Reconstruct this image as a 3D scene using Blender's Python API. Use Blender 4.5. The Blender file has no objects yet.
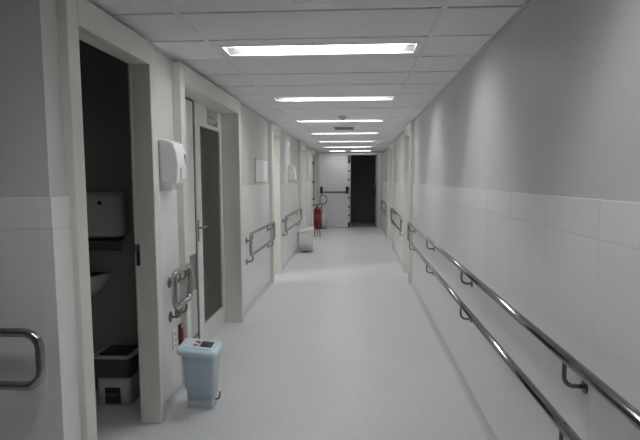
import bpy, bmesh, math
from mathutils import Vector, Matrix

PI = math.pi
scene = bpy.context.scene
COL = scene.collection

# ------------------------------------------------------------------ dimensions
XL, XR = -1.26, 0.80            # painted wall planes of the corridor
CEIL = 2.325
YEND = 17.70                    # end wall
NEARY = 2.25                    # the wall that faces the camera on the left
STUBX = -1.24
TILE = 0.012                    # thickness of the wall cladding
CAP = 1.43                      # top of the cladding

# ------------------------------------------------------------------ materials
def new_mat(name):
    m = bpy.data.materials.new(name)
    m.use_nodes = True
    nt = m.node_tree
    return m, nt, nt.nodes, nt.links, nt.nodes['Principled BSDF']

def mat(name, rgb, rough=0.5, metal=0.0, var=0.05, scale=6.0, bump=0.0, bscale=120.0, coat=0.0, spec=None):
    m, nt, N, L, b = new_mat(name)
    tc = N.new('ShaderNodeTexCoord')
    no = N.new('ShaderNodeTexNoise')
    no.inputs['Scale'].default_value = scale
    no.inputs['Detail'].default_value = 4
    L.new(tc.outputs['Object'], no.inputs['Vector'])
    mx = N.new('ShaderNodeMix'); mx.data_type = 'RGBA'
    mx.inputs['A'].default_value = tuple(c * (1 - var) for c in rgb) + (1,)
    mx.inputs['B'].default_value = tuple(min(1, c * (1 + var)) for c in rgb) + (1,)
    L.new(no.outputs['Fac'], mx.inputs['Factor'])
    L.new(mx.outputs['Result'], b.inputs['Base Color'])
    b.inputs['Roughness'].default_value = rough
    b.inputs['Metallic'].default_value = metal
    b.inputs['Coat Weight'].default_value = coat
    if spec is not None:
        b.inputs['Specular IOR Level'].default_value = spec
    if bump:
        n2 = N.new('ShaderNodeTexNoise'); n2.inputs['Scale'].default_value = bscale
        L.new(tc.outputs['Object'], n2.inputs['Vector'])
        bp = N.new('ShaderNodeBump'); bp.inputs['Strength'].default_value = bump
        bp.inputs['Distance'].default_value = 0.002
        L.new(n2.outputs['Fac'], bp.inputs['Height'])
        L.new(bp.outputs['Normal'], b.inputs['Normal'])
    return m

M = {}
M['paint'] = mat('wall_paint', (0.63, 0.625, 0.605), 0.6, var=0.02, scale=2, bump=0.15)
M['tile'] = mat('wall_cladding', (0.81, 0.805, 0.795), 0.32, var=0.02, scale=1.5)
M['casing'] = mat('casing_enamel', (0.74, 0.74, 0.68), 0.38, var=0.03, scale=4)
M['leaf'] = mat('door_enamel', (0.72, 0.72, 0.69), 0.38, var=0.03, scale=4)
M['leafwhite'] = mat('white_door_enamel', (0.80, 0.81, 0.84), 0.42, var=0.02, scale=4)
M['ceiltile'] = mat('mineral_ceiling_tile', (0.82, 0.82, 0.845), 0.85, var=0.03, scale=3, bump=0.3, bscale=220)
M['grid'] = mat('ceiling_grid', (0.76, 0.76, 0.76), 0.5, var=0.02)
M['dark'] = mat('plenum_black', (0.02, 0.02, 0.02), 0.9)
M['skirt'] = mat('vinyl_skirting', (0.58, 0.58, 0.59), 0.45, var=0.03)
M['steel'] = mat('polished_steel', (0.40, 0.40, 0.39), 0.12, 1.0, var=0.03, scale=14)
M['flange'] = mat('brushed_steel', (0.22, 0.22, 0.21), 0.32, 1.0, var=0.06, scale=20)
M['white'] = mat('white_plastic', (0.80, 0.80, 0.80), 0.35, var=0.02)
M['whitegloss'] = mat('white_gloss_plastic', (0.86, 0.86, 0.86), 0.2, var=0.02)
M['binbody'] = mat('white_bin_plastic', (0.66, 0.66, 0.65), 0.4, var=0.02)
M['panelwhite'] = mat('white_panel_laminate', (0.92, 0.92, 0.92), 0.3, var=0.01)
M['offwhite'] = mat('grey_white_plastic', (0.52, 0.52, 0.52), 0.4, var=0.02)
M['blue'] = mat('pale_blue_plastic', (0.56, 0.65, 0.72), 0.4, var=0.03, scale=8)
M['bluelid'] = mat('pale_blue_lid', (0.62, 0.77, 0.86), 0.38, var=0.03, scale=8)
M['black'] = mat('black_plastic', (0.018, 0.018, 0.018), 0.45)
M['greydark'] = mat('dark_grey_metal', (0.10, 0.10, 0.10), 0.5)
M['greymid'] = mat('mid_grey_metal', (0.20, 0.20, 0.195), 0.5)
M['red'] = mat('red_enamel', (0.16, 0.008, 0.009), 0.35, var=0.08)
M['redlabel'] = mat('red_label_print', (0.28, 0.02, 0.03), 0.5)
M['paper'] = mat('white_label_paper', (0.66, 0.66, 0.66), 0.6)
M['ink'] = mat('grey_ink', (0.22, 0.22, 0.24), 0.6)
M['plaque'] = mat('plaque_grey', (0.40, 0.40, 0.42), 0.4)
M['plaquedark'] = mat('plaque_dark', (0.13, 0.135, 0.13), 0.4)
M['wcwall'] = mat('washroom_shade_grey', (0.30, 0.30, 0.29), 0.5, var=0.04)  # darkness of the unlit washroom put into the wall colour
M['wcitem'] = mat('washroom_plastic', (0.56, 0.56, 0.55), 0.4)
M['ceramic'] = mat('ceramic_white', (0.8, 0.8, 0.78), 0.15)
M['bag'] = mat('dark_bin_liner', (0.07, 0.07, 0.07), 0.3, bump=0.8, bscale=40)
M['darkroom'] = mat('unlit_room_shade', (0.45, 0.45, 0.44), 0.8)  # unlit room's shade put into the colour of walls, floor sheet and open leaf
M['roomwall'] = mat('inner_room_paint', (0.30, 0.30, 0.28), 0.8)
M['roomlit'] = mat('lit_room_paint', (0.68, 0.68, 0.66), 0.7)
M['gap'] = mat('shadow_gap_black', (0.01, 0.01, 0.01), 0.8)  # black that paints the shade inside the door gaps
M['reflector'] = mat('satin_reflector', (0.42, 0.42, 0.42), 0.35)

def emission(name, rgb, s):
    m, nt, N, L, b = new_mat(name)
    b.inputs['Base Color'].default_value = (0.8, 0.8, 0.8, 1)
    no = N.new('ShaderNodeTexNoise'); no.inputs['Scale'].default_value = 3
    mx = N.new('ShaderNodeMix'); mx.data_type = 'RGBA'
    mx.inputs['A'].default_value = tuple(c * .98 for c in rgb) + (1,)
    mx.inputs['B'].default_value = tuple(rgb) + (1,)
    L.new(no.outputs['Fac'], mx.inputs['Factor'])
    L.new(mx.outputs['Result'], b.inputs['Emission Color'])
    b.inputs['Emission Strength'].default_value = s
    return m
M['lamp'] = emission('fluorescent_diffuser', (0.99, 0.99, 1.0), 22.5)
M['lamproom'] = emission('room_panel', (1.0, 1.0, 0.98), 22.0)
M['lampshort'] = emission('fluorescent_panel', (0.99, 0.99, 1.0), 5.0)
M['tube'] = emission('fluorescent_tube', (0.99, 0.99, 1.0), 8.5)

def floor_mat():
    m, nt, N, L, b = new_mat('vinyl_floor')
    tc = N.new('ShaderNodeTexCoord')
    mp = N.new('ShaderNodeMapping'); mp.inputs['Scale'].default_value = (1, .28, 1)
    mp.inputs['Rotation'].default_value = (0, 0, .5)
    L.new(tc.outputs['Object'], mp.inputs['Vector'])
    a = N.new('ShaderNodeTexNoise'); a.inputs['Scale'].default_value = 75; a.inputs['Detail'].default_value = 6
    L.new(mp.outputs['Vector'], a.inputs['Vector'])
    c = N.new('ShaderNodeTexNoise'); c.inputs['Scale'].default_value = 1.3
    L.new(tc.outputs['Object'], c.inputs['Vector'])
    ad = N.new('ShaderNodeMath'); ad.operation = 'MULTIPLY_ADD'
    L.new(a.outputs['Fac'], ad.inputs[0]); ad.inputs[1].default_value = .8
    ml = N.new('ShaderNodeMath'); ml.operation = 'MULTIPLY'; ml.inputs[1].default_value = .2
    L.new(c.outputs['Fac'], ml.inputs[0]); L.new(ml.outputs[0], ad.inputs[2])
    r = N.new('ShaderNodeValToRGB')
    r.color_ramp.elements[0].position = .33; r.color_ramp.elements[0].color = (.645, .645, .655, 1)
    r.color_ramp.elements[1].position = .66; r.color_ramp.elements[1].color = (.735, .735, .745, 1)
    L.new(ad.outputs[0], r.inputs['Fac']); L.new(r.outputs['Color'], b.inputs['Base Color'])
    b.inputs['Roughness'].default_value = .33
    return m
M['floor'] = floor_mat()

def glass_mat():
    m, nt, N, L, b = new_mat('tinted_door_glass')
    b.inputs['Base Color'].default_value = (.07, .072, .065, 1)
    b.inputs['Roughness'].default_value = .06
    tr = N.new('ShaderNodeBsdfTransparent'); tr.inputs['Color'].default_value = (.55, .56, .53, 1)
    mx = N.new('ShaderNodeMixShader'); mx.inputs['Fac'].default_value = .35
    L.new(b.outputs[0], mx.inputs[1]); L.new(tr.outputs[0], mx.inputs[2])
    L.new(mx.outputs[0], N['Material Output'].inputs['Surface'])
    no = N.new('ShaderNodeTexNoise'); no.inputs['Scale'].default_value = 2
    rr = N.new('ShaderNodeMapRange'); rr.inputs['To Min'].default_value = .05; rr.inputs['To Max'].default_value = .09
    L.new(no.outputs['Fac'], rr.inputs['Value']); L.new(rr.outputs['Result'], b.inputs['Roughness'])
    return m
M['glass'] = glass_mat()

# ------------------------------------------------------------------ mesh helpers
def box(bm, lo, hi, bev=0.0, seg=2):
    lo, hi = [min(a, b) for a, b in zip(lo, hi)], [max(a, b) for a, b in zip(lo, hi)]
    vs = [bm.verts.new((x, y, z)) for x in (lo[0], hi[0]) for y in (lo[1], hi[1]) for z in (lo[2], hi[2])]
    fs = [(0, 1, 3, 2), (4, 6, 7, 5), (0, 4, 5, 1), (2, 3, 7, 6), (0, 2, 6, 4), (1, 5, 7, 3)]
    faces = [bm.faces.new([vs[i] for i in f]) for f in fs]
    if bev > 0:
        es = list({e for f in faces for e in f.edges})
        bmesh.ops.bevel(bm, geom=es, offset=bev, segments=seg, profile=.5, affect='EDGES')

def loft(bm, rings, cap=True, smooth=True):
    """rings: lists of points with equal counts, closed around."""
    rv = [[bm.verts.new(p) for p in r] for r in rings]
    n = len(rv[0])
    for a, b in zip(rv, rv[1:]):
        for i in range(n):
            f = bm.faces.new((a[i], a[(i + 1) % n], b[(i + 1) % n], b[i])); f.smooth = smooth
    if cap:
        bm.faces.new(list(reversed(rv[0]))); bm.faces.new(rv[-1])

def rrect(cx, cy, hx, hy, r, z, n=5):
    out = []
    for sx, sy, a0 in ((1, 1, 0), (-1, 1, PI / 2), (-1, -1, PI), (1, -1, 1.5 * PI)):
        for k in range(n + 1):
            a = a0 + k / n * PI / 2
            out.append((cx + sx * (hx - r) + r * math.cos(a), cy + sy * (hy - r) + r * math.sin(a), z))
    return out

def fillet(pts, r, seg=6, closed=False):
    pts = [Vector(p) for p in pts]
    out = []
    n = len(pts)
    for i, p in enumerate(pts):
        if not closed and i in (0, n - 1):
            out.append(p); continue
        a, b = pts[i - 1], pts[(i + 1) % n]
        u, v = (a - p).normalized(), (b - p).normalized()
        ang = u.angle(v)
        if ang > PI - .05:
            out.append(p); continue
        t = min(r / math.tan(ang / 2), (a - p).length * .49, (b - p).length * .49)
        rr = t * math.tan(ang / 2)
        c = p + (u + v).normalized() * (rr / math.sin(ang / 2))
        s, e = p + u * t - c, p + v * t - c
        w = s.angle(e)
        ax = s.cross(e).normalized()
        for k in range(seg + 1):
            out.append(c + Matrix.Rotation(w * k / seg, 3, ax) @ s)
    return out

def tube(bm, pts, r, n=12, closed=False):
    pts = [Vector(p) for p in pts]
    m = len(pts)
    tans = []
    for i in range(m):
        if closed:
            t = pts[(i + 1) % m] - pts[i - 1]
        else:
            t = pts[min(i + 1, m - 1)] - pts[max(i - 1, 0)]
        tans.append(t.normalized())
    ref = Vector((0, 0, 1)) if abs(tans[0].z) < .9 else Vector((1, 0, 0))
    u = (ref - tans[0] * ref.dot(tans[0])).normalized()
    rings = []
    for p, t in zip(pts, tans):
        u = (u - t * u.dot(t)).normalized()
        v = t.cross(u)
        rings.append([p + (u * math.cos(2 * PI * k / n) + v * math.sin(2 * PI * k / n)) * r for k in range(n)])
    if closed:
        rv = [[bm.verts.new(p) for p in q] for q in rings]
        for i in range(m):
            a, b = rv[i], rv[(i + 1) % m]
            best = 0
            if i == m - 1:
                best = min(range(n), key=lambda s: (a[0].co - b[s].co).length)
            for k in range(n):
                f = bm.faces.new((a[k], a[(k + 1) % n], b[(k + 1 + best) % n], b[(k + best) % n])); f.smooth = True
    else:
        loft(bm, rings)

def lathe(bm, prof, c, n=24, axis='z'):
    """prof: (radius, height) pairs."""
    rings = []
    for r, h in prof:
        q = []
        for k in range(n):
            a = 2 * PI * k / n
            if axis == 'z':
                q.append((c[0] + r * math.cos(a), c[1] + r * math.sin(a), c[2] + h))
            elif axis == 'x':
                q.append((c[0] + h, c[1] + r * math.cos(a), c[2] + r * math.sin(a)))
            else:
                q.append((c[0] + r * math.cos(a), c[1] + h, c[2] + r * math.sin(a)))
        rings.append(q)
    loft(bm, rings)

def wpos(o):
    v = Vector((0, 0, 0))
    while o is not None:
        v = v + Vector(o.location); o = o.parent
    return v

def obj(name, bm, m, parent=None, origin=None):
    me = bpy.data.meshes.new(name)
    bmesh.ops.recalc_face_normals(bm, faces=bm.faces)
    loc = Vector((0, 0, 0))
    if parent is not None:
        bm.transform(Matrix.Translation(-wpos(parent)))
    elif origin is not None:
        loc = Vector(origin); bm.transform(Matrix.Translation(-loc))
    bm.to_mesh(me); bm.free()
    me.materials.append(m)
    o = bpy.data.objects.new(name, me)
    COL.objects.link(o)
    o.parent = parent
    o.location = loc
    return o

def tag(o, label=None, cat=None, group=None, kind=None):
    if label: o['label'] = label
    if cat: o['category'] = cat
    if group: o['group'] = group
    if kind: o['kind'] = kind
    return o

def thing(name, loc, label, cat, group=None, kind=None):
    o = bpy.data.objects.new(name, None)
    o.empty_display_size = .1
    o.location = loc
    COL.objects.link(o)
    return tag(o, label, cat, group, kind)

def boxes(*specs, bev=0.0):
    bm = bmesh.new()
    for s in specs:
        box(bm, s[0], s[1], bev)
    return bm

def dup(root, delta, label):
    r = root.copy(); COL.objects.link(r)
    r.location = Vector(root.location) + Vector(delta)
    r['label'] = label
    for ch in [o for o in bpy.data.objects if o.parent == root]:
        c = ch.copy(); COL.objects.link(c); c.parent = r
        for g in [o for o in bpy.data.objects if o.parent == ch]:
            d = g.copy(); COL.objects.link(d); d.parent = c
    return r

# side helpers: d = distance out of the wall into the corridor
def X(side, d):
    return XL + d if side == 'L' else XR - d

# ------------------------------------------------------------------ openings
# (number, side, y0, y1, head)
OPEN_L = [(1, 2.485, 3.335), (2, 4.02, 5.85), (3, 8.22, 8.95), (4, 12.40, 13.40), (5, 15.40, 16.60)]
OPEN_R = [(6, 8.30, 9.15), (7, 12.32, 13.90)]
HEAD = 2.162
LIN = 0.03          # jamb lining thickness

def wall_boxes(side, y0, y1, opens, d0=-.075, d1=0.0, z1=CEIL):
    bm = bmesh.new()
    y = y0
    for _, a, b in opens:
        box(bm, (X(side, d0), y, 0), (X(side, d1), a - LIN, z1))
        box(bm, (X(side, d0), a - LIN, HEAD + LIN), (X(side, d1), b + LIN, z1))
        y = b + LIN
    box(bm, (X(side, d0), y, 0), (X(side, d1), y1, z1))
    return bm

CAS = .10
def cladding(bm, side, y0, y1, step=.54, off=1.92, d=TILE):
    """large laminated panels with a border row along the top."""
    g = .0005
    ys = [y0]
    k = math.ceil((y0 - off + .02) / step)
    while off + k * step < y1 - .02:
        ys.append(off + k * step); k += 1
    ys.append(y1)
    for a, b in zip(ys, ys[1:]):
        box(bm, (X(side, 0), a + g, 0.0), (X(side, d), b - g, 1.30 - g), .001, 1)
        box(bm, (X(side, 0), a + g, 1.30 + g), (X(side, d), b - g, CAP), .002, 1)

def segments(opens, y0, y1):
    out = []; y = y0
    for _, a, b in opens:
        out.append((y, a - CAS)); y = b + CAS
    out.append((y, y1))
    return out

YBACK = -3.0
# floor, ceiling -------------------------------------------------------------
tag(obj('floor', boxes(((-4.2, YBACK - .1, -.1), (2.6, YEND + 3.6, 0))), M['floor']),
    'pale grey speckled vinyl floor of the corridor', 'floor', kind='structure')

LY0, LP = 2.3531, 0.5626
GX = [-0.902, 0.419]
LIGHT_ROWS = {2 + 4 * i for i in range(-1, 7)}
def ceiling():
    bm = bmesh.new()
    g = .006
    xs_corr = [XL, GX[0], GX[1], XR]
    xs_lob = [-4.0, GX[0] - 2 * 1.321, GX[0] - 1.321, GX[0], GX[1], XR]
    k0 = int(math.floor((YBACK - LY0) / LP))
    k1 = int(math.ceil((YEND - LY0) / LP))
    for k in range(k0, k1):
        a, b = max(YBACK, LY0 + k * LP), min(YEND, LY0 + (k + 1) * LP)
        xs = xs_lob if a < NEARY - .05 else xs_corr
        if a < NEARY < b:
            xs = xs_lob
        for x0, x1 in zip(xs, xs[1:]):
            if k in LIGHT_ROWS and abs(x0 - GX[0]) < 1e-6:
                continue
            sh = .0 if abs(x0 - GX[0]) < 1e-6 else (.012 if x0 > 0 else -.01)
            lo = a + .010 + .005 * ((k * 7 + int(x0 * 10)) % 3); hi = b - .009
            box(bm, (x0 + g, lo, CEIL), (x1 - g, hi, CEIL + .03))
    return bm
ce = tag(obj('ceiling', ceiling(), M['ceiltile']), 'suspended ceiling of pale mineral tiles with ceiling lights', 'ceiling', kind='structure')
obj('slab', boxes(((-4.2, YBACK - .1, CEIL + .16), (XR + .2, YEND + .1, CEIL + .2))), M['dark'], ce)
bm = bmesh.new()
for gx in GX:
    box(bm, (gx - .014, NEARY - 5.2, CEIL - .004), (gx + .014, YEND, CEIL + .012))
obj('ceiling_grid', bm, M['grid'], ce)
for x0, y0 in ((XL, 2.5), (XR - .014, YBACK)):
    obj('edge_angle', boxes(((x0, y0, CEIL - .012), (x0 + .014, YEND, CEIL))), M['paint'], ce)

# left and right walls --------------------------------------------------------
wl = tag(obj('wall_left', wall_boxes('L', 2.36, YEND + .1, OPEN_L), M['paint']),
         'left corridor wall in grey white paint with doors', 'wall', kind='structure')
bm = bmesh.new()
for a, b in segments(OPEN_L, 2.40, YEND):
    if b - a > .06: cladding(bm, 'L', a, b)
obj('wall_cladding', bm, M['tile'], wl)
wr = tag(obj('wall_right', wall_boxes('R', YBACK, YEND + .1, OPEN_R), M['paint']),
         'right corridor wall in grey white paint with long handrails', 'wall', kind='structure')
bm = bmesh.new()
for a, b in segments(OPEN_R, YBACK, YEND):
    cladding(bm, 'R', a, b)
obj('wall_cladding', bm, M['tile'], wr)

def skirting(side, opens, y0, y1):
    bm = bmesh.new()
    for a, b in segments(opens, y0, y1):
        if b - a < .06: continue
        prof = [(0, 0), (.045, 0), (.030, .006), (.022, .016), (TILE + .005, .035), (TILE + .004, .053), (TILE, .056), (0, .056)]
        loft(bm, [[(X(side, d), y, z) for d, z in prof] for y in (a, b)], smooth=False)
    return bm
tag(obj('baseboard_left', skirting('L', OPEN_L, 2.40, YEND), M['skirt']), 'grey coved vinyl skirting along the left wall', 'skirting', kind='structure')
tag(obj('baseboard_right', skirting('R', OPEN_R, YBACK, YEND), M['skirt']), 'grey coved vinyl skirting along the right wall', 'skirting', kind='structure')

# wall that faces the camera on the left, with its return up to the first door
bm = bmesh.new()
box(bm, (-4.0, NEARY, 0), (STUBX, 2.36, CEIL))
box(bm, (-1.40, 2.36, 0), (STUBX, 2.45, CEIL))
wn = tag(obj('wall_near', bm, M['paint']), 'short grey wall facing the viewer left of the open door', 'wall', kind='structure')
bm = bmesh.new()
g = .0005
xs = [-4.0, -3.47, -2.93, -2.39, -1.85, STUBX - .045, STUBX + TILE]
for a, b in zip(xs, xs[1:]):
    box(bm, (a + g, NEARY - TILE, 0), (b - (g if b < STUBX else 0), NEARY, 1.30 - g), .001, 1)
    box(bm, (a + g, NEARY - TILE, 1.30 + g), (b - (g if b < STUBX else 0), NEARY, CAP), .002, 1)
box(bm, (STUBX, NEARY, 0), (STUBX + TILE, 2.455, 1.30 - g), .001, 1)
box(bm, (STUBX, NEARY, 1.30 + g), (STUBX + TILE, 2.455, CAP), .002, 1)
obj('wall_cladding', bm, M['tile'], wn)
tag(obj('wall_lobby', boxes(((-4.1, YBACK - .1, 0), (-4.0, 2.36, CEIL))), M['paint']), 'plain wall of the lobby to the left of the viewer', 'wall', kind='structure')
tag(obj('wall_back', boxes(((-4.1, YBACK - .1, 0), (XR + .14, YBACK, CEIL))), M['paint']), 'plain wall behind the viewer', 'wall', kind='structure')

# end wall with a double fire door -------------------------------------------
bm = bmesh.new()
box(bm, (XL, YEND, 0), (-1.20, YEND + .12, CEIL)); box(bm, (.685, YEND, 0), (XR, YEND + .12, CEIL))
box(bm, (-1.20, YEND, 2.29), (.685, YEND + .12, CEIL))
tag(obj('wall_end', bm, M['paint']), 'narrow wall around the double door at the end', 'wall', kind='structure')
d8 = thing('door_8', (-.27, YEND, 0), 'double fire door ending the corridor, left leaf shut, right leaf open to dark room', 'door', kind='structure')
bm = bmesh.new()
box(bm, (-1.20, YEND - .02, 0), (-1.14, YEND + .13, 2.29), .004)
box(bm, (.63, YEND - .02, 0), (.685, YEND + .13, 2.29), .004)
box(bm, (-1.14, YEND - .02, 2.225), (.63, YEND + .13, 2.29), .004)
obj('frame', bm, M['casing'], d8)
lf = obj('leaf', boxes(((-1.137, YEND + .02, .008), (-.285, YEND + .065, 2.222)), bev=.003), M['leafwhite'], d8)
bm = bmesh.new()
box(bm, (-.283, YEND + .012, .008), (-.205, YEND + .075, 2.222), .004)
obj('meeting_edge', bm, M['leaf'], d8)
for z in (.36, .62, .90, 1.18, 1.45, 1.72):
    obj('bolt_guide', boxes(((-.285, YEND, z), (-.225, YEND + .013, z + .045)), bev=.003), M['black'], d8)
for z, zz in ((1.97, 2.215), (.02, .17)):
    obj('bolt_case', boxes(((-.285, YEND - .015, z), (-.225, YEND + .013, zz)), bev=.004), M['black'], d8)
pb = obj('panic_bar', boxes(((-1.08, YEND - .075, 1.075), (-.31, YEND - .045, 1.115)), bev=.008), M['greydark'], d8)
for x in (-1.135, -.345):
    obj('end_case', boxes(((x, YEND - .08, 1.05), (x + .075, YEND + .022, 1.27)), bev=.012), M['black'], pb)
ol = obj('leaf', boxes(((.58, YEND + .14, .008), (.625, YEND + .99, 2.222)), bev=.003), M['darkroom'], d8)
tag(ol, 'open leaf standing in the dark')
pb = obj('panic_bar', boxes(((.50, YEND + .24, 1.075), (.53, YEND + .86, 1.115)), bev=.006), M['black'], d8)
for y in (YEND + .17, YEND + .85):
    obj('end_case', boxes(((.485, y, 1.02), (.581, y + .08, 1.26)), bev=.012), M['black'], pb)
# unlit room beyond
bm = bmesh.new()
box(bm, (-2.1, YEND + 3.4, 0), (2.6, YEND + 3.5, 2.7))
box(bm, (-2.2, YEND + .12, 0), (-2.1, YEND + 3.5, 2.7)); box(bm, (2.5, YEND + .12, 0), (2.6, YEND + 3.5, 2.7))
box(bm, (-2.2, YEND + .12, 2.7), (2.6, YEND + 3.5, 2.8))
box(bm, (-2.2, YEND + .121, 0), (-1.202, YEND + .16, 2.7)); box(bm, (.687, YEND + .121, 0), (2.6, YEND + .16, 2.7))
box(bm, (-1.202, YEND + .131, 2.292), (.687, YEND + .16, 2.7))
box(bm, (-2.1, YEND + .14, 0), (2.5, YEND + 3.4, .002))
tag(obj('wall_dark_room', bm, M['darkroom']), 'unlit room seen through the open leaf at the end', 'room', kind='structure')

# ------------------------------------------------------------------ doors along the sides
def door(n, side, y0, y1, label, depth=.17, prot=.06, leaves=(), top=2.295):
    t = thing('door_%d' % n, (X(side, 0), (y0 + y1) / 2, 0), label, 'door', kind='structure')
    bm = bmesh.new()
    box(bm, (X(side, 0), y0 - CAS, 0), (X(side, prot), y0, top), .006)
    box(bm, (X(side, 0), y1, 0), (X(side, prot), y1 + CAS, top), .006)
    box(bm, (X(side, 0), y0, HEAD), (X(side, prot), y1, top), .006)
    obj('casing', bm, M['casing'], t)
    bm = bmesh.new()
    box(bm, (X(side, -depth), y0 - LIN, 0), (X(side, .002), y0, HEAD + LIN))
    box(bm, (X(side, -depth), y1, 0), (X(side, .002), y1 + LIN, HEAD + LIN))
    box(bm, (X(side, -depth), y0, HEAD), (X(side, .002), y1, HEAD + LIN))
    obj('jamb', bm, M['casing'], t)
    return t

def plain_leaf(t, side, y0, y1, d, handle_y):
    l = obj('leaf', boxes(((X(side, d - .04), y0 + .003, .006), (X(side, d), y1 - .003, HEAD - .003)), bev=.002), M['leaf'], t)
    lever(l, side, handle_y, d, 1 if handle_y < (y0 + y1) / 2 else -1)
    return l

def lever(parent, side, y, d, s, z=1.05):
    bm = bmesh.new()
    box(bm, (X(side, d), y - .022, z - .10), (X(side, d + .006), y + .022, z + .08), .003)
    tube(bm, fillet([(X(side, d), y, z), (X(side, d + .05), y, z), (X(side, d + .05), y + s * .12, z)], .015), .009, 10)
    obj('handle', bm, M['flange'], parent)

def room_behind(name, y0, y1, depth, m, label, side='L', floor_m=None):
    bm = bmesh.new()
    s = -.075
    box(bm, (X(side, s - depth), y0 - .05, 0), (X(side, s - depth - .05), y1 + .05, 2.5))
    box(bm, (X(side, s - depth), y0 - .05, 0), (X(side, s), y0, 2.5))
    box(bm, (X(side, s - depth), y1, 0), (X(side, s), y1 + .05, 2.5))
    box(bm, (X(side, s - depth - .05), y0 - .05, 2.5), (X(side, s), y1 + .05, 2.55))
    tag(obj(name, bm, m), label, 'room', kind='structure')

# door 1: open doorway to the washroom
t = door(1, 'L', 2.485, 3.335, 'open doorway to the dark washroom, nearest on the left', depth=.038)
bm = bmesh.new()
box(bm, (XL - .075, 3.343, 0), (XL - .036, 3.365, HEAD + .01), .003)
box(bm, (XL - .066, 3.336, 0), (XL - .056, 3.348, HEAD), .002)
box(bm, (XL - .075, 2.455, 0), (XL - .036, 2.477, HEAD + .01), .003)
box(bm, (XL - .075, 2.475, HEAD + .008), (XL - .036, 3.345, HEAD + .03), .003)
fr = obj('door_stop', bm, M['casing'], t)
bm = bmesh.new()
box(bm, (XL - .060, 3.331, .985), (XL - .042, 3.346, 1.115), .002)
obj('strike_plate', bm, M['black'], fr)
bm = bmesh.new()
box(bm, (XL - .071, 3.329, 1.075), (XL - .046, 3.344, 1.115), .004)
obj('latch_lip', bm, M['flange'], fr)

# door 2: double door with a glazed leaf and a louvred leaf
t = door(2, 'L', 4.02, 5.85, 'double door with tall glass pane and louvre, behind the pale blue bin')
d = -.12
YM = 4.84
lf = obj('leaf', boxes(((X('L', d - .04), 4.023, .006), (X('L', d), YM - .028, HEAD - .016)), bev=.002), M['leaf'], t)
tag(lf, 'narrow looking leaf with louvre grille')
bm = bmesh.new()
box(bm, (X('L', d), 4.20, .15), (X('L', d + .006), 4.235, .87)); box(bm, (X('L', d), 4.775, .15), (X('L', d + .006), 4.80, .87))
box(bm, (X('L', d), 4.20, .15), (X('L', d + .006), 4.80, .175)); box(bm, (X('L', d), 4.235, .565), (X('L', d + .003), 4.775, .87))
obj('grille_plate', bm, M['greymid'], lf)
bm = bmesh.new()
for k in range(16):
    z = .19 + k * .0235
    loft(bm, [[(X('L', d), y, z + .016), (X('L', d), y, z + .020), (X('L', d + .014), y, z + .004), (X('L', d + .014), y, z)] for y in (4.235, 4.775)], smooth=False)
obj('louvre', bm, M['offwhite'], lf)
obj('gap_shade', boxes(((X('L', d - .03), YM - .028, .006), (X('L', d - .002), YM + .004, HEAD - .004)),
                      ((X('L', d - .03), 4.023, HEAD - .016), (X('L', d - .002), YM, HEAD - .002))), M['gap'], t)  # black strips stand in for the shade in the seams of the leaves
ml = obj('leaf', boxes(((X('L', d - .04), YM + .004, .006), (X('L', d), 5.03, HEAD - .003)),
                       ((X('L', d - .04), 5.76, .006), (X('L', d), 5.847, HEAD - .003)),
                       ((X('L', d - .04), 5.03, .006), (X('L', d), 5.76, .185)),
                       ((X('L', d - .04), 5.03, 1.97), (X('L', d), 5.76, HEAD - .003))), M['leaf'], t)
tag(ml, 'leaf with the tall glass pane')
obj('glass_pane', boxes(((X('L', d - .028), 5.02, .175), (X('L', d - .018), 5.77, 1.98))), M['glass'], ml)
obj('astragal', boxes(((X('L', d), YM - .002, .01), (X('L', d + .012), YM + .035, HEAD - .01)), bev=.003), M['casing'], ml)
lever(ml, 'L', 4.862, d, 1, 1.085)
obj('lock_plate', boxes(((X('L', d), 4.842, .965), (X('L', d + .014), 4.878, 1.15)), bev=.002), M['greydark'], ml)
sp = obj('sign_plate', boxes(((X('L', d), 5.28, 2.005), (X('L', d + .004), 5.66, 2.15)), bev=.001), M['plaque'], ml)
bm = bmesh.new()
xx = X('L', d + .0045)
box(bm, (xx - .001, 5.31, 2.072), (xx, 5.37, 2.084)); box(bm, (xx - .001, 5.38, 2.07), (xx, 5.47, 2.086)); box(bm, (xx - .001, 5.485, 2.072), (xx, 5.56, 2.084))
loft(bm, [[(xx - .001, y, 2.006), (xx, y, 2.006), (xx, y, z), (xx - .001, y, z)] for y, z in ((5.29, 2.012), (5.38, 2.013), (5.48, 2.018), (5.56, 2.03), (5.62, 2.05), (5.655, 2.075))], smooth=False)
obj('sign_print', bm, M['plaquedark'], sp)
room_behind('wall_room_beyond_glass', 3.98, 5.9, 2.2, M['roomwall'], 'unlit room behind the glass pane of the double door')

t = door(3, 'L', 8.22, 8.95, 'narrow open doorway to a lit room, between the white wall panel and second dispenser on the left')
room_behind('wall_lit_room', 6.4, 9.4, 2.4, M['roomlit'], 'lit room behind the open doorway past the white wall panel')
ll = thing('ceiling_light', (-2.35, 8.0, 2.49), 'ceiling light inside the lit room off the left wall, out of view', 'ceiling light')
obj('housing', boxes(((-2.68, 7.68, 2.45), (-2.02, 8.32, 2.5)), bev=.004), M['white'], ll)
obj('diffuser', boxes(((-2.65, 7.71, 2.444), (-2.05, 8.29, 2.452))), M['lamproom'], ll)
t = door(4, 'L', 12.40, 13.40, 'doorway on the left beyond the white bin')
plain_leaf(t, 'L', 12.40, 13.40, -.10, 12.48)
t = door(5, 'L', 15.40, 16.60, 'last door on the left, with dark hinges, beside the end door')
l = plain_leaf(t, 'L', 15.40, 16.60, -.06, 16.5)
obj('dark_gap_line', boxes(((XL + .085, 15.53, .84), (XL + .103, 15.57, 1.98)), bev=.004), M['greymid'], l)  # dark strip added as the shaded gap line along the door edge
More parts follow.
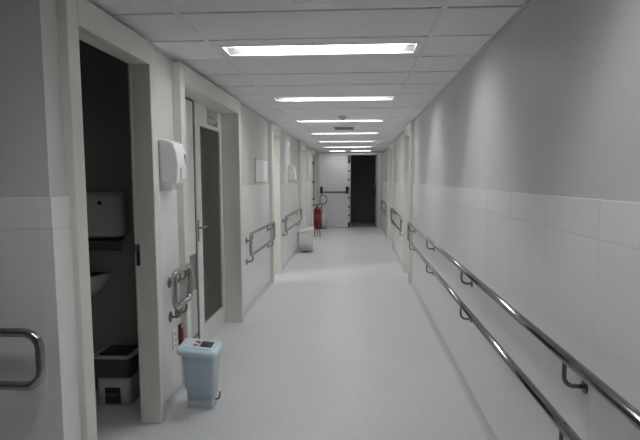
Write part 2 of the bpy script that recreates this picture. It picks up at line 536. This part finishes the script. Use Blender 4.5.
for z in (1.90, 1.40, .94):
    obj('hinge', boxes(((XL - .06, 15.56, z), (XL + .082, 15.66, z + .05)), ((XL + .09, 15.53, z - .01), (XL + .11, 15.62, z + .06)), bev=.004), M['greydark'], l)
t = door(6, 'R', 8.30, 9.15, 'doorway on the right just beyond the long handrail')
plain_leaf(t, 'R', 8.30, 9.15, -.12, 9.06)
t = door(7, 'R', 12.32, 13.90, 'far doorway on the right beyond the short double rail')
plain_leaf(t, 'R', 12.32, 13.90, -.12, 13.8)

# ------------------------------------------------------------------ washroom shell
room_behind('wall_washroom', 2.37, 3.87, 1.3, M['wcwall'], 'washroom walls, shade put into their grey, seen through the open doorway')

# ------------------------------------------------------------------ ceiling lights
def light_unit(yc, label):
    xc = (GX[0] + GX[1]) / 2
    t = thing('ceiling_light', (xc, yc, CEIL), label, 'ceiling light', 'recessed ceiling lights')
    hy, hx = LP / 2 - .012, 1.321 / 2 - .014
    ty, tx = .135, .61
    z0, z1 = CEIL - .001, CEIL + .012
    bm = bmesh.new()
    box(bm, (xc - hx, yc - hy, z0), (xc + hx, yc - ty, z1)); box(bm, (xc - hx, yc + ty, z0), (xc + hx, yc + hy, z1))
    box(bm, (xc - hx, yc - ty, z0), (xc - tx, yc + ty, z1)); box(bm, (xc + tx, yc - ty, z0), (xc + hx, yc + ty, z1))
    # raised lip round the trough
    for s in (-1, 1):
        box(bm, (xc - tx - .012, yc + s * ty - .006, z0 - .006), (xc + tx + .012, yc + s * ty + .006, z0))
        box(bm, (xc + s * tx - .006, yc - ty, z0 - .006), (xc + s * tx + .006, yc + ty, z0))
    obj('frame', bm, M['ceiltile'], t)
    bm = bmesh.new()
    zt = CEIL + .115
    for s in (-1, 1):
        loft(bm, [[(x, yc + s * (ty + .001), z0), (x, yc + s * (ty + .004), z0), (x, yc + s * .063, zt), (x, yc + s * .060, zt)] for x in (xc - tx, xc + tx)], smooth=False)
        box(bm, (xc + s * tx, yc - ty, z0), (xc + s * (tx + .003), yc + ty, zt))
    obj('reflector', bm, M['reflector'], t)
    obj('diffuser', boxes(((xc - tx, yc - .06, zt - .004), (xc + tx, yc + .06, zt))), M['lamp'], t)
    for s in (-1, 1):
        bm = bmesh.new()
        tube(bm, [(xc - tx + .05, yc + s * .06, CEIL + .045), (xc + tx - .05, yc + s * .06, CEIL + .045)], .013, 10)
        tb = obj('tube', bm, M['tube'], t)
        for e in (-1, 1):
            obj('lamp_holder', boxes(((xc + e * (tx - .05), yc + s * .06 - .018, CEIL + .026), (xc + e * (tx - .012), yc + s * .06 + .018, CEIL + .07)), bev=.003), M['offwhite'], tb)
    return t
Y1 = LY0 + 2.5 * LP
lab = ['nearest visible recessed ceiling light, longest and brightest in view', 'second recessed ceiling light, beyond the nearest one',
       'third recessed ceiling light, just before the ceiling air vent', 'fourth recessed ceiling light, just past the ceiling air vent',
       'fifth recessed ceiling light, third one before the end door', 'sixth recessed ceiling light, last long one before the end door']
l0 = light_unit(Y1, lab[0])
for i in range(1, 6):
    dup(l0, (0, 4 * LP * i, 0), lab[i])
dup(l0, (0, -4 * LP, 0), 'recessed ceiling light overhead, out of view above the viewer')
# the last row has two short units
def short_light(xc, w, yc, label):
    t = thing('ceiling_light', (xc, yc, CEIL), label, 'ceiling light', 'recessed ceiling lights')
    bm = bmesh.new()
    z0 = CEIL - .001
    hx, hy = w / 2 + .02, LP / 2 - .006
    box(bm, (xc - hx, yc - hy, z0), (xc + hx, yc - .135, z0 + .013)); box(bm, (xc - hx, yc + .135, z0), (xc + hx, yc + hy, z0 + .013))
    box(bm, (xc - hx, yc - .135, z0), (xc - w / 2, yc + .135, z0 + .013)); box(bm, (xc + w / 2, yc - .135, z0), (xc + hx, yc + .135, z0 + .013))
    obj('frame', bm, M['grid'], t)
    bm = bmesh.new()
    for s in (-1, 1):
        box(bm, (xc - w / 2, yc + s * .135, z0), (xc + w / 2, yc + s * .139, CEIL + .085)); box(bm, (xc + s * w / 2, yc - .135, z0), (xc + s * (w / 2 + .003), yc + .135, CEIL + .085))
    obj('reflector', bm, M['reflector'], t)
    obj('diffuser', boxes(((xc - w / 2, yc - .135, CEIL + .001), (xc + w / 2, yc + .135, CEIL + .008))), M['lampshort'], t)
yl = Y1 + 24 * LP
short_light(-.59, .47, yl, 'short ceiling light before the end door, left of the last pair')
short_light(.11, .58, yl, 'short ceiling light before the end door, right of the last pair')
obj('blank_plate', boxes(((GX[0] + .01, yl - .28, CEIL), (-.86, yl + .28, CEIL + .01)), ((-.33, yl - .28, CEIL), (-.21, yl + .28, CEIL + .01))), M['grid'], ce)

# ceiling fittings
t = thing('air_vent', (-.21, 9.23, CEIL), 'small grey air vent in the ceiling between third and fourth lights', 'vent')
bm = bmesh.new()
z0, z1 = CEIL - .03, CEIL + .0
box(bm, (-.38, 8.96, z0), (-.36, 9.52, z1)); box(bm, (-.06, 8.96, z0), (-.04, 9.52, z1))
box(bm, (-.36, 8.96, z0), (-.06, 8.98, z1)); box(bm, (-.36, 9.50, z0), (-.06, 9.52, z1))
obj('frame', bm, M['grid'], t)
for k in range(9):
    y = 8.99 + k * .056
    bm = bmesh.new()
    loft(bm, [[(x, y, z1), (x, y + .006, z1), (x, y + .036, z0), (x, y + .03, z0)] for x in (-.362, -.058)], smooth=False)
    obj('slat', bm, M['greymid'], t)
t = thing('smoke_detector', (-.197, 7.72, CEIL), 'small round smoke detector on the ceiling before the third light', 'detector')
bm = bmesh.new(); lathe(bm, [(.05, 0), (.055, -.012), (.05, -.026), (.03, -.04), (.004, -.042)], (-.197, 7.72, CEIL))
obj('housing', bm, M['offwhite'], t)
bm = bmesh.new(); lathe(bm, [(.028, -.0405), (.028, -.046), (.003, -.046)], (-.197, 7.72, CEIL)); obj('sensor_cap', bm, M['greydark'], t)
t = thing('ceiling_sensor', (-.21, 2.65, CEIL), 'white rectangular plate on the ceiling at the top edge of the view', 'sensor')
obj('plate', boxes(((-.30, 2.56, CEIL - .022), (-.115, 2.742, CEIL)), bev=.004), M['whitegloss'], t)
bm = bmesh.new(); lathe(bm, [(.03, -.021), (.026, -.034), (.003, -.04)], (-.208, 2.65, CEIL)); obj('lens', bm, M['white'], t)

# ------------------------------------------------------------------ handrails
def bracket(parent, side, y, d, z, wall_d=TILE, r=.008, drop=.107, fr=.026):
    bm = bmesh.new()
    tube(bm, fillet([(X(side, wall_d), y, z - drop), (X(side, d), y, z - drop), (X(side, d), y, z - .01)], .04, 8), r, 10)
    b = obj('bracket', bm, M['flange'], parent)
    bm = bmesh.new()
    s = 1 if side == 'L' else -1
    lathe(bm, [(fr, 0), (fr, .004 * s), (fr * .8, .009 * s), (.012, .012 * s), (.004, .012 * s)], (X(side, wall_d), y, z - drop), 20, 'x')
    obj('flange', bm, M['flange'], b)

def loop_rail(side, y0, y1, z0, z1, d, label, brackets, r=.018, fr=.06):
    t = thing('handrail', (X(side, TILE), (y0 + y1) / 2, z0 - .13), label, 'handrail', 'steel wall handrails')
    bm = bmesh.new()
    tube(bm, fillet([(X(side, d), y0, z0), (X(side, d), y1, z0), (X(side, d), y1, z1), (X(side, d), y0, z1)], fr, 8, True), r, 14, True)
    obj('rail', bm, M['steel'], t)
    for y in brackets:
        bracket(t, side, y, d, z0, drop=.085, fr=.037); bracket(t, side, y, d, z1, drop=.085, fr=.037)
    return t
RD = .085
loop_rail('L', 3.585, 3.925, .668, .90, RD, 'small steel handrail loop above the pale blue bin', (3.70, 3.83), r=.0195, fr=.045)
loop_rail('L', 6.25, 8.06, .655, .895, RD, 'steel handrail loop below the white wall panel', (6.37, 7.90))
loop_rail('L', 9.36, 12.05, .645, .885, RD, 'steel handrail loop on left wall just before the white bin', (9.56, 11.85))
t = thing('handrail', (XR - TILE, 3.0, .5), 'long double steel handrail on the right wall nearest the viewer', 'handrail', 'steel wall handrails')
bm = bmesh.new()
xr = X('R', RD)
tube(bm, fillet([(xr, -2.5, .887), (xr, 8.02, .892), (xr, 8.02, .645), (xr, -2.5, .645)], .06, 8), .0185, 16)
obj('rail', bm, M['steel'], t)
for k in range(-1, 4):
    bracket(t, 'R', 1.97 + 1.96 * k, RD, .892); bracket(t, 'R', 1.97 + 1.96 * k, RD, .645)
loop_rail('R', 9.42, 12.12, .645, .885, RD, 'short double steel handrail between the two right hand doorways', (9.6, 11.9))
loop_rail('R', 14.5, 16.9, .645, .885, RD, 'farthest steel handrail on the right near the dark opening', (14.7, 16.6))
# the loop on the wall that faces the camera
t = thing('handrail', (-1.9, NEARY - TILE, .5), 'thick steel handrail loop at the left edge, on the wall facing the viewer', 'handrail', 'steel wall handrails')
yr = NEARY - TILE - .075
bm = bmesh.new()
tube(bm, fillet([(-2.9, yr, .672), (-1.268, yr, .672), (-1.268, yr, .892), (-2.9, yr, .892)], .065, 10, True), .0185, 18, True)
obj('rail', bm, M['steel'], t)
for x in (-1.75, -2.7):
    for z in (.672, .892):
        bm = bmesh.new()
        tube(bm, fillet([(x, NEARY - TILE, z - .115), (x, yr, z - .115), (x, yr, z - .01)], .04, 8), .007, 10)
        b = obj('bracket', bm, M['flange'], t)
        bm = bmesh.new(); lathe(bm, [(.036, 0), (.036, -.004), (.03, -.009), (.004, -.012)], (x, NEARY - TILE, z - .115), 20, 'y')
        obj('flange', bm, M['flange'], b)

# ------------------------------------------------------------------ dispensers on the left wall
def dispenser(yc, z, label):
    t = thing('soap_dispenser', (XL, yc, z), label, 'dispenser', 'wall dispensers')
    y0, y1 = yc - .10, yc + .10
    prof = [(.022, 0), (.115, .0), (.120, .02), (.126, .12), (.118, .20), (.100, .255), (.075, .272), (.022, .283)]
    bm = bmesh.new()
    rings = []
    for y, k in ((y0, .94), (y0 + .008, .985), (y0 + .022, 1), (y1 - .022, 1), (y1 - .008, .985), (y1, .94)):
        rings.append([(XL + .022 + (d - .022) * k, y, z + .14 + (h - .14) * k) for d, h in prof])
    loft(bm, rings, smooth=False)
    obj('cover', bm, M['whitegloss'], t)
    obj('back_plate', boxes(((XL, y0 + .012, z - .045), (XL + .024, y1 - .012, z + .275)), bev=.004), M['white'], t)
    obj('push_lever', boxes(((XL + .117, y0 + .05, z + .03), (XL + .133, y1 - .05, z + .10)), bev=.004), M['white'], t)
    obj('level_window', boxes(((XL + .12, y1 - .045, z + .12), (XL + .1275, y1 - .03, z + .19)), bev=.001), M['greymid'], t)
    return t
d1 = dispenser(3.70, 1.475, 'white wall dispenser beside the open doorway, above the small handrail')
dup(d1, (0, 6.92, .0), 'white wall dispenser farther along, above the rail before the white bin')

# blank white panel
t = thing('blank_panel', (XL, 7.52, 1.46), 'blank white rectangular panel on left wall above the handrail', 'panel')
obj('frame', boxes(((XL, 7.05, 1.455), (XL + .012, 7.99, 1.76)), bev=.001), M['plaque'], t)
obj('panel_face', boxes(((XL + .011, 7.062, 1.465), (XL + .014, 7.978, 1.75))), M['panelwhite'], t)

# outlet
t = thing('power_socket', (XL + TILE, 3.765, .35), 'white vertical socket plate low on wall behind the pale blue bin', 'socket')
pl = obj('plate', boxes(((XL + TILE, 3.725, .345), (XL + TILE + .010, 3.805, .475)), bev=.003), M['whitegloss'], t)
for z in (.37, .41, .45):
    obj('socket_hole', boxes(((XL + TILE + .0098, 3.752, z - .006), (XL + TILE + .0108, 3.778, z + .006))), M['greydark'], pl)
# small red box
t = thing('call_box', (XL + TILE, 3.88, .33), 'small red box with black foot on wall behind the pale blue bin', 'box')
obj('body', boxes(((XL + TILE - .004, 3.855, .365), (XL + TILE + .022, 3.905, .487)), bev=.003), M['red'], t)
obj('foot', boxes(((XL + TILE - .004, 3.855, .325), (XL + TILE + .022, 3.905, .365)), bev=.003), M['black'], t)
obj('label', boxes(((XL + TILE + .021, 3.86, .462), (XL + TILE + .023, 3.90, .484))), M['paper'], t)

# ------------------------------------------------------------------ pedal bins
def rr_box(bm, rects, n=5):
    """rects: (x0,x1,y0,y1,z,r) stacked upward."""
    loft(bm, [rrect((a + b) / 2, (c + d) / 2, (b - a) / 2, (d - c) / 2, r, z, n) for a, b, c, d, z, r in rects])

def big_bin():
    cx, cy = -1.01, 3.56
    t = thing('pedal_bin', (cx, cy, 0), 'pale blue pedal bin with labelled lid beside the open doorway', 'bin', 'pedal bins in the corridor')
    def tilt(bm):
        for v in bm.verts:
            v.co.z -= (v.co.x - cx) * .12
        return bm
    def rr(*rects):
        bm = bmesh.new()
        rr_box(bm, [(cx - hx + ox, cx + hx + ox, cy - hy + oy, cy + hy + oy, z, r) for hx, hy, z, r, ox, oy in rects])
        return bm
    obj('body', rr((.086, .088, .058, .022, -.012, .095), (.098, .112, .352, .03, .004, .030), (.108, .122, .360, .03, .004, .028), (.108, .122, .396, .03, .002, .026)), M['blue'], t)
    obj('base', rr((.080, .080, 0, .02, -.012, .095), (.082, .083, .058, .02, -.012, .095)), M['blue'], t)
    ld = obj('lid', tilt(rr((.122, .135, .392, .04, 0, 0), (.127, .142, .398, .045, 0, 0), (.127, .142, .421, .045, 0, 0), (.120, .132, .434, .04, 0, 0), (.10, .112, .437, .03, 0, 0))), M['bluelid'], t)
    zt = .4375
    lb = obj('label', tilt(boxes(((cx + .002, cy - .04, zt - .002), (cx + .078, cy + .085, zt)))), M['black'], ld)
    tag(lb, 'black printed label')
    l2 = obj('label', tilt(boxes(((cx - .045, cy - .04, zt - .002), (cx - .004, cy + .085, zt)))), M['paper'], ld)
    tag(l2, 'white label with red print')
    bm = bmesh.new()
    pts = [(-.040, .07), (-.012, .07), (-.012, .045), (-.002, .045), (-.002, .02), (-.020, .02), (-.020, .04), (-.04, .04)]
    loft(bm, [[(cx + x, cy + y, z) for x, y in pts] for z in (zt - .001, zt + .0006)], smooth=False)
    obj('red_print', tilt(bm), M['redlabel'], l2)
    obj('red_print', tilt(boxes(((cx - .038, cy - .035, zt - .001), (cx - .012, cy - .008, zt + .0006)))), M['redlabel'], l2)
    obj('label_print', tilt(boxes(((cx + .012, cy + .055, zt - .001), (cx + .05, cy + .064, zt + .0006)))), M['ink'], lb)
    obj('label_print', tilt(boxes(((cx + .02, cy + .02, zt - .001), (cx + .068, cy + .027, zt + .0006)))), M['ink'], lb)
    bm = bmesh.new(); tube(bm, [(cx - .09, cy - .085, zt - .001), (cx - .05, cy - .098, zt - .001), (cx + .085, cy - .098, zt - .001)], .0022, 6)
    obj('lid_seam', tilt(bm), M['greymid'], ld)
    bm = bmesh.new()
    tube(bm, fillet([(cx - .080, cy + .01, .37), (cx - .118, cy + .01, .36), (cx - .118, cy + .03, .16), (cx - .088, cy + .03, .14)], .015, 5), .007, 8)
    obj('side_handle', bm, M['white'], t)
    bm = bmesh.new()
    tube(bm, fillet([(cx + .05, cy + .10, .035), (cx + .095, cy + .10, .035), (cx + .105, cy + .10, .085)], .012, 5), .006, 8)
    pd = obj('pedal_arm', bm, M['flange'], t)
    t.rotation_euler = (0, 0, math.radians(3))
big_bin()

def white_bin(x0, x1, y0, y1, h, label, tilt=.06):
    t = thing('pedal_bin', ((x0 + x1) / 2, (y0 + y1) / 2, 0), label, 'bin', 'pedal bins in the corridor')
    bm = bmesh.new(); i = .022
    rr_box(bm, [(x0 + i, x1 - i, y0 + i, y1 - i, .012, .02), (x0 + .008, x1 - .008, y0 + .008, y1 - .008, h - .06, .022)])
    obj('body', bm, M['binbody'], t)
    bm = bmesh.new()
    rr_box(bm, [(x0 + i - .004, x1 - i + .004, y0 + i - .004, y1 - i + .004, 0, .03), (x0 + i - .004, x1 - i + .004, y0 + i - .004, y1 - i + .004, .014, .03)])
    obj('base', bm, M['greydark'], t)
    bm = bmesh.new(); zz = h - .058
    rr_box(bm, [(x0 + .01, x1 - .01, y0 + .01, y1 - .01, zz, .03), (x0 - .01, x1 + .01, y0 - .01, y1 + .01, zz + .003, .04), (x0 - .012, x1 + .012, y0 - .012, y1 + .012, h - .018, .04), (x0 + .02, x1 - .02, y0 + .02, y1 - .02, h, .03)])
    for v in bm.verts:
        if v.co.z > zz + .002: v.co.z += (v.co.x - x0) / (x1 - x0) * tilt
    obj('lid', bm, M['whitegloss'], t)
    bm = bmesh.new()
    box(bm, ((x0 + x1) / 2 - .045, y0 - .03, .012), ((x0 + x1) / 2 + .045, y0 + .045, .026), .004)
    obj('pedal', bm, M['black'], t)
    bm = bmesh.new()
    tube(bm, fillet([(x0 + .01, y0 + .1, h - .07), (x0 - .02, y0 + .1, h - .09), (x0 - .005, y0 + .1, .06), (x0 + .03, y0 + .1, .04)], .02, 5), .007, 8)
    obj('side_handle', bm, M['flange'], t)
white_bin(-1.20, -.90, 11.66, 11.98, .46, 'white pedal bin with tilted lid against left wall beyond the rails')
white_bin(-1.13, -.90, 17.20, 17.50, .60, 'white bin in the far corner behind the red fire extinguisher', tilt=0)

# ------------------------------------------------------------------ fire extinguisher on its stand
ex, ey = -1.03, 14.8
t = thing('extinguisher_stand', (ex, ey, 0), 'low dark floor stand under the red fire extinguisher', 'stand')
bm = bmesh.new(); lathe(bm, [(.085, .186), (.09, .186), (.09, .199), (.003, .199), (.003, .186)], (ex, ey, 0)); tp = obj('top_plate', bm, M['white'], t)
for a in (-.45, 1.65, 3.74):
    bm = bmesh.new(); tube(bm, fillet([(ex + .03 * math.cos(a), ey + .03 * math.sin(a), .188), (ex + .075 * math.cos(a), ey + .075 * math.sin(a), .17), (ex + .08 * math.cos(a), ey + .08 * math.sin(a), .004)], .02, 4), .011, 8)
    obj('leg', bm, M['black'], t)
tx_ = thing('fire_extinguisher', (ex, ey, .2), 'red fire extinguisher with black hose near the end door', 'fire extinguisher')
bm = bmesh.new(); lathe(bm, [(.08, 0), (.090, .01), (.092, .03), (.092, .47), (.086, .52), (.055, .56), (.028, .585), (.026, .60), (.004, .60)], (ex, ey, .2)); obj('cylinder', bm, M['red'], tx_)
bm = bmesh.new(); lathe(bm, [(.026, .595), (.026, .635), (.018, .65), (.004, .65)], (ex, ey, .2), 16)
vl = obj('valve', bm, M['greydark'], tx_)
bm = bmesh.new()
tube(bm, [(ex + .02, ey, .845), (ex - .06, ey, .855), (ex - .13, ey, .83)], .010, 8); tube(bm, [(ex + .02, ey, .83), (ex - .06, ey, .825), (ex - .12, ey, .80)], .010, 8)
obj('lever', bm, M['flange'], vl)
bm = bmesh.new()
pts = [(ex + .01, ey, .835), (ex + .06, ey, .85), (ex + .072, ey, .92), (ex + .075, ey, 1.04)]
pts += [(ex + .155 + .10 * math.cos(a), ey - .01, .97 + .12 * math.sin(a)) for a in [2.3 - i * 4.6 / 16 for i in range(17)]]
pts += [(ex + .112, ey - .01, .80), (ex + .108, ey - .01, .62), (ex + .104, ey - .01, .35)]
tube(bm, pts, .010, 8); hs = obj('hose', bm, M['black'], tx_)
bm = bmesh.new(); tube(bm, [(ex + .104, ey - .01, .36), (ex + .104, ey - .01, .22)], .014, 8); obj('nozzle', bm, M['black'], hs)
bm = bmesh.new(); lathe(bm, [(.0926, .22), (.0926, .40)], (ex, ey, .2), 24)
lb = obj('label', bm, M['redlabel'], tx_)
bm = bmesh.new(); lathe(bm, [(.012, -.0), (.012, -.004), (.002, -.004)], (ex + .03, ey - .074, .748), 12, 'y'); obj('gauge', bm, M['paper'], vl)

# ------------------------------------------------------------------ washroom things
t = thing('towel_dispenser', (-1.76, 3.87, 1.1), 'rounded paper towel dispenser on the dark washroom wall', 'dispenser')
bm = bmesh.new()
loft(bm, [[(p[0], y, p[1]) for p in [(q[0], q[1]) for q in rrect(-1.765, 1.262, hx, hz, .05, 0)]] for y, hx, hz in ((3.866, .19, .155), (3.78, .19, .155), (3.752, .18, .145), (3.742, .155, .12))])
obj('cover', bm, M['wcitem'], t)
bm = bmesh.new(); lathe(bm, [(.014, 0), (.014, -.004), (.002, -.004)], (-1.722, 3.742, 1.345), 14, 'y'); obj('lock', bm, M['black'], t)
obj('slot', boxes(((-1.92, 3.76, 1.085), (-1.61, 3.866, 1.106)), bev=.003), M['black'], t)
t = thing('dark_bar', (-1.75, 3.87, 1.0), 'thin dark bar below the paper towel dispenser in the washroom', 'rail')  # dark line under the dispenser, built as a thin bar
bm = bmesh.new(); tube(bm, fillet([(-1.92, 3.869, 1.02), (-1.92, 3.83, 1.02), (-1.64, 3.83, 1.02), (-1.64, 3.869, 1.02)], .01, 4), .007, 8); obj('bar', bm, M['greydark'], t)
t = thing('wash_basin', (-1.95, 3.7, .65), 'white wash basin half hidden behind the washroom door jamb', 'basin')
bm = bmesh.new()
def half(hx, hy, z, n=14):
    return [(-1.95 + hx * math.cos(a), 3.868 - hy * math.sin(a), z) for a in [PI * k / n for k in range(n + 1)]]
loft(bm, [half(.07, .12, .66), half(.16, .24, .72), half(.225, .34, .80), half(.235, .36, .855), half(.205, .33, .857), half(.18, .29, .80), half(.06, .10, .74)])
obj('bowl', bm, M['ceramic'], t)
bm = bmesh.new(); tube(bm, fillet([(-1.95, 3.85, .855), (-1.95, 3.85, .97), (-1.95, 3.74, .96)], .03, 5), .011, 10); obj('tap', bm, M['steel'], t)
bm = bmesh.new(); tube(bm, fillet([(-1.95, 3.76, .66), (-1.95, 3.76, .52), (-1.95, 3.868, .52)], .03, 5), .018, 10); obj('trap_pipe', bm, M['offwhite'], t)
t = thing('pedal_bin', (-1.615, 3.72, 0), 'white pedal bin with dark liner standing in the washroom', 'bin')
bm = bmesh.new()
rr_box(bm, [(-1.735, -1.505, 3.60, 3.80, 0, .03), (-1.725, -1.50, 3.59, 3.80, .215, .03)])
bd = obj('body', bm, M['wcitem'], t)
obj('pedal_recess', boxes(((-1.672, 3.586, .012), (-1.568, 3.606, .125)), bev=.006), M['black'], bd)
obj('pedal', boxes(((-1.66, 3.56, .075), (-1.58, 3.61, .09)), bev=.005), M['greydark'], t)
bm = bmesh.new()
rr_box(bm, [(-1.735, -1.495, 3.58, 3.80, .195, .04), (-1.745, -1.485, 3.555, 3.80, .225, .05), (-1.75, -1.48, 3.55, 3.80, .29, .05), (-1.745, -1.485, 3.555, 3.80, .335, .05)])
obj('liner', bm, M['bag'], t)
bm = bmesh.new()
rr_box(bm, [(-1.755, -1.475, 3.545, 3.80, .333, .05), (-1.755, -1.475, 3.545, 3.80, .343, .05), (-1.74, -1.49, 3.56, 3.79, .347, .04)])
ld = obj('lid', bm, M['wcitem'], t)
obj('lid_top', boxes(((-1.70, 3.585, .345), (-1.51, 3.79, .358)), bev=.006), M['black'], ld)

# ------------------------------------------------------------------ world and camera
w = bpy.data.worlds.new('world'); scene.world = w; w.use_nodes = True
w.node_tree.nodes['Background'].inputs['Color'].default_value = (0, 0, 0, 1)

F_PX, YAW, PITCH, ROLL, CY = 573.478, .0648, .106, -.0033, 240.0
cam = bpy.data.cameras.new('camera'); co = bpy.data.objects.new('camera', cam); COL.objects.link(co)
cam.sensor_fit = 'HORIZONTAL'; cam.sensor_width = 36; cam.lens = F_PX / 640 * 36
cam.shift_y = (CY - 220) / 640
cam.clip_start = .02
fwd = Vector((-math.sin(YAW) * math.cos(PITCH), math.cos(YAW) * math.cos(PITCH), -math.sin(PITCH)))
right = Vector((math.cos(YAW), math.sin(YAW), 0)); up = right.cross(fwd)
r2 = right * math.cos(ROLL) + up * math.sin(ROLL); u2 = up * math.cos(ROLL) - right * math.sin(ROLL)
mw = Matrix((r2, u2, -fwd)).transposed().to_4x4()
mw.translation = Vector((0, 0, 1.5))
co.matrix_world = mw
scene.camera = co
scene.cycles.max_bounces = 16; scene.cycles.diffuse_bounces = 12; scene.cycles.glossy_bounces = 6

vs = scene.view_settings
scene.display_settings.display_device = 'sRGB'
vs.view_transform = 'Standard'; vs.look = 'None'; vs.gamma = 1; vs.use_curve_mapping = False
vs.exposure = 0.0
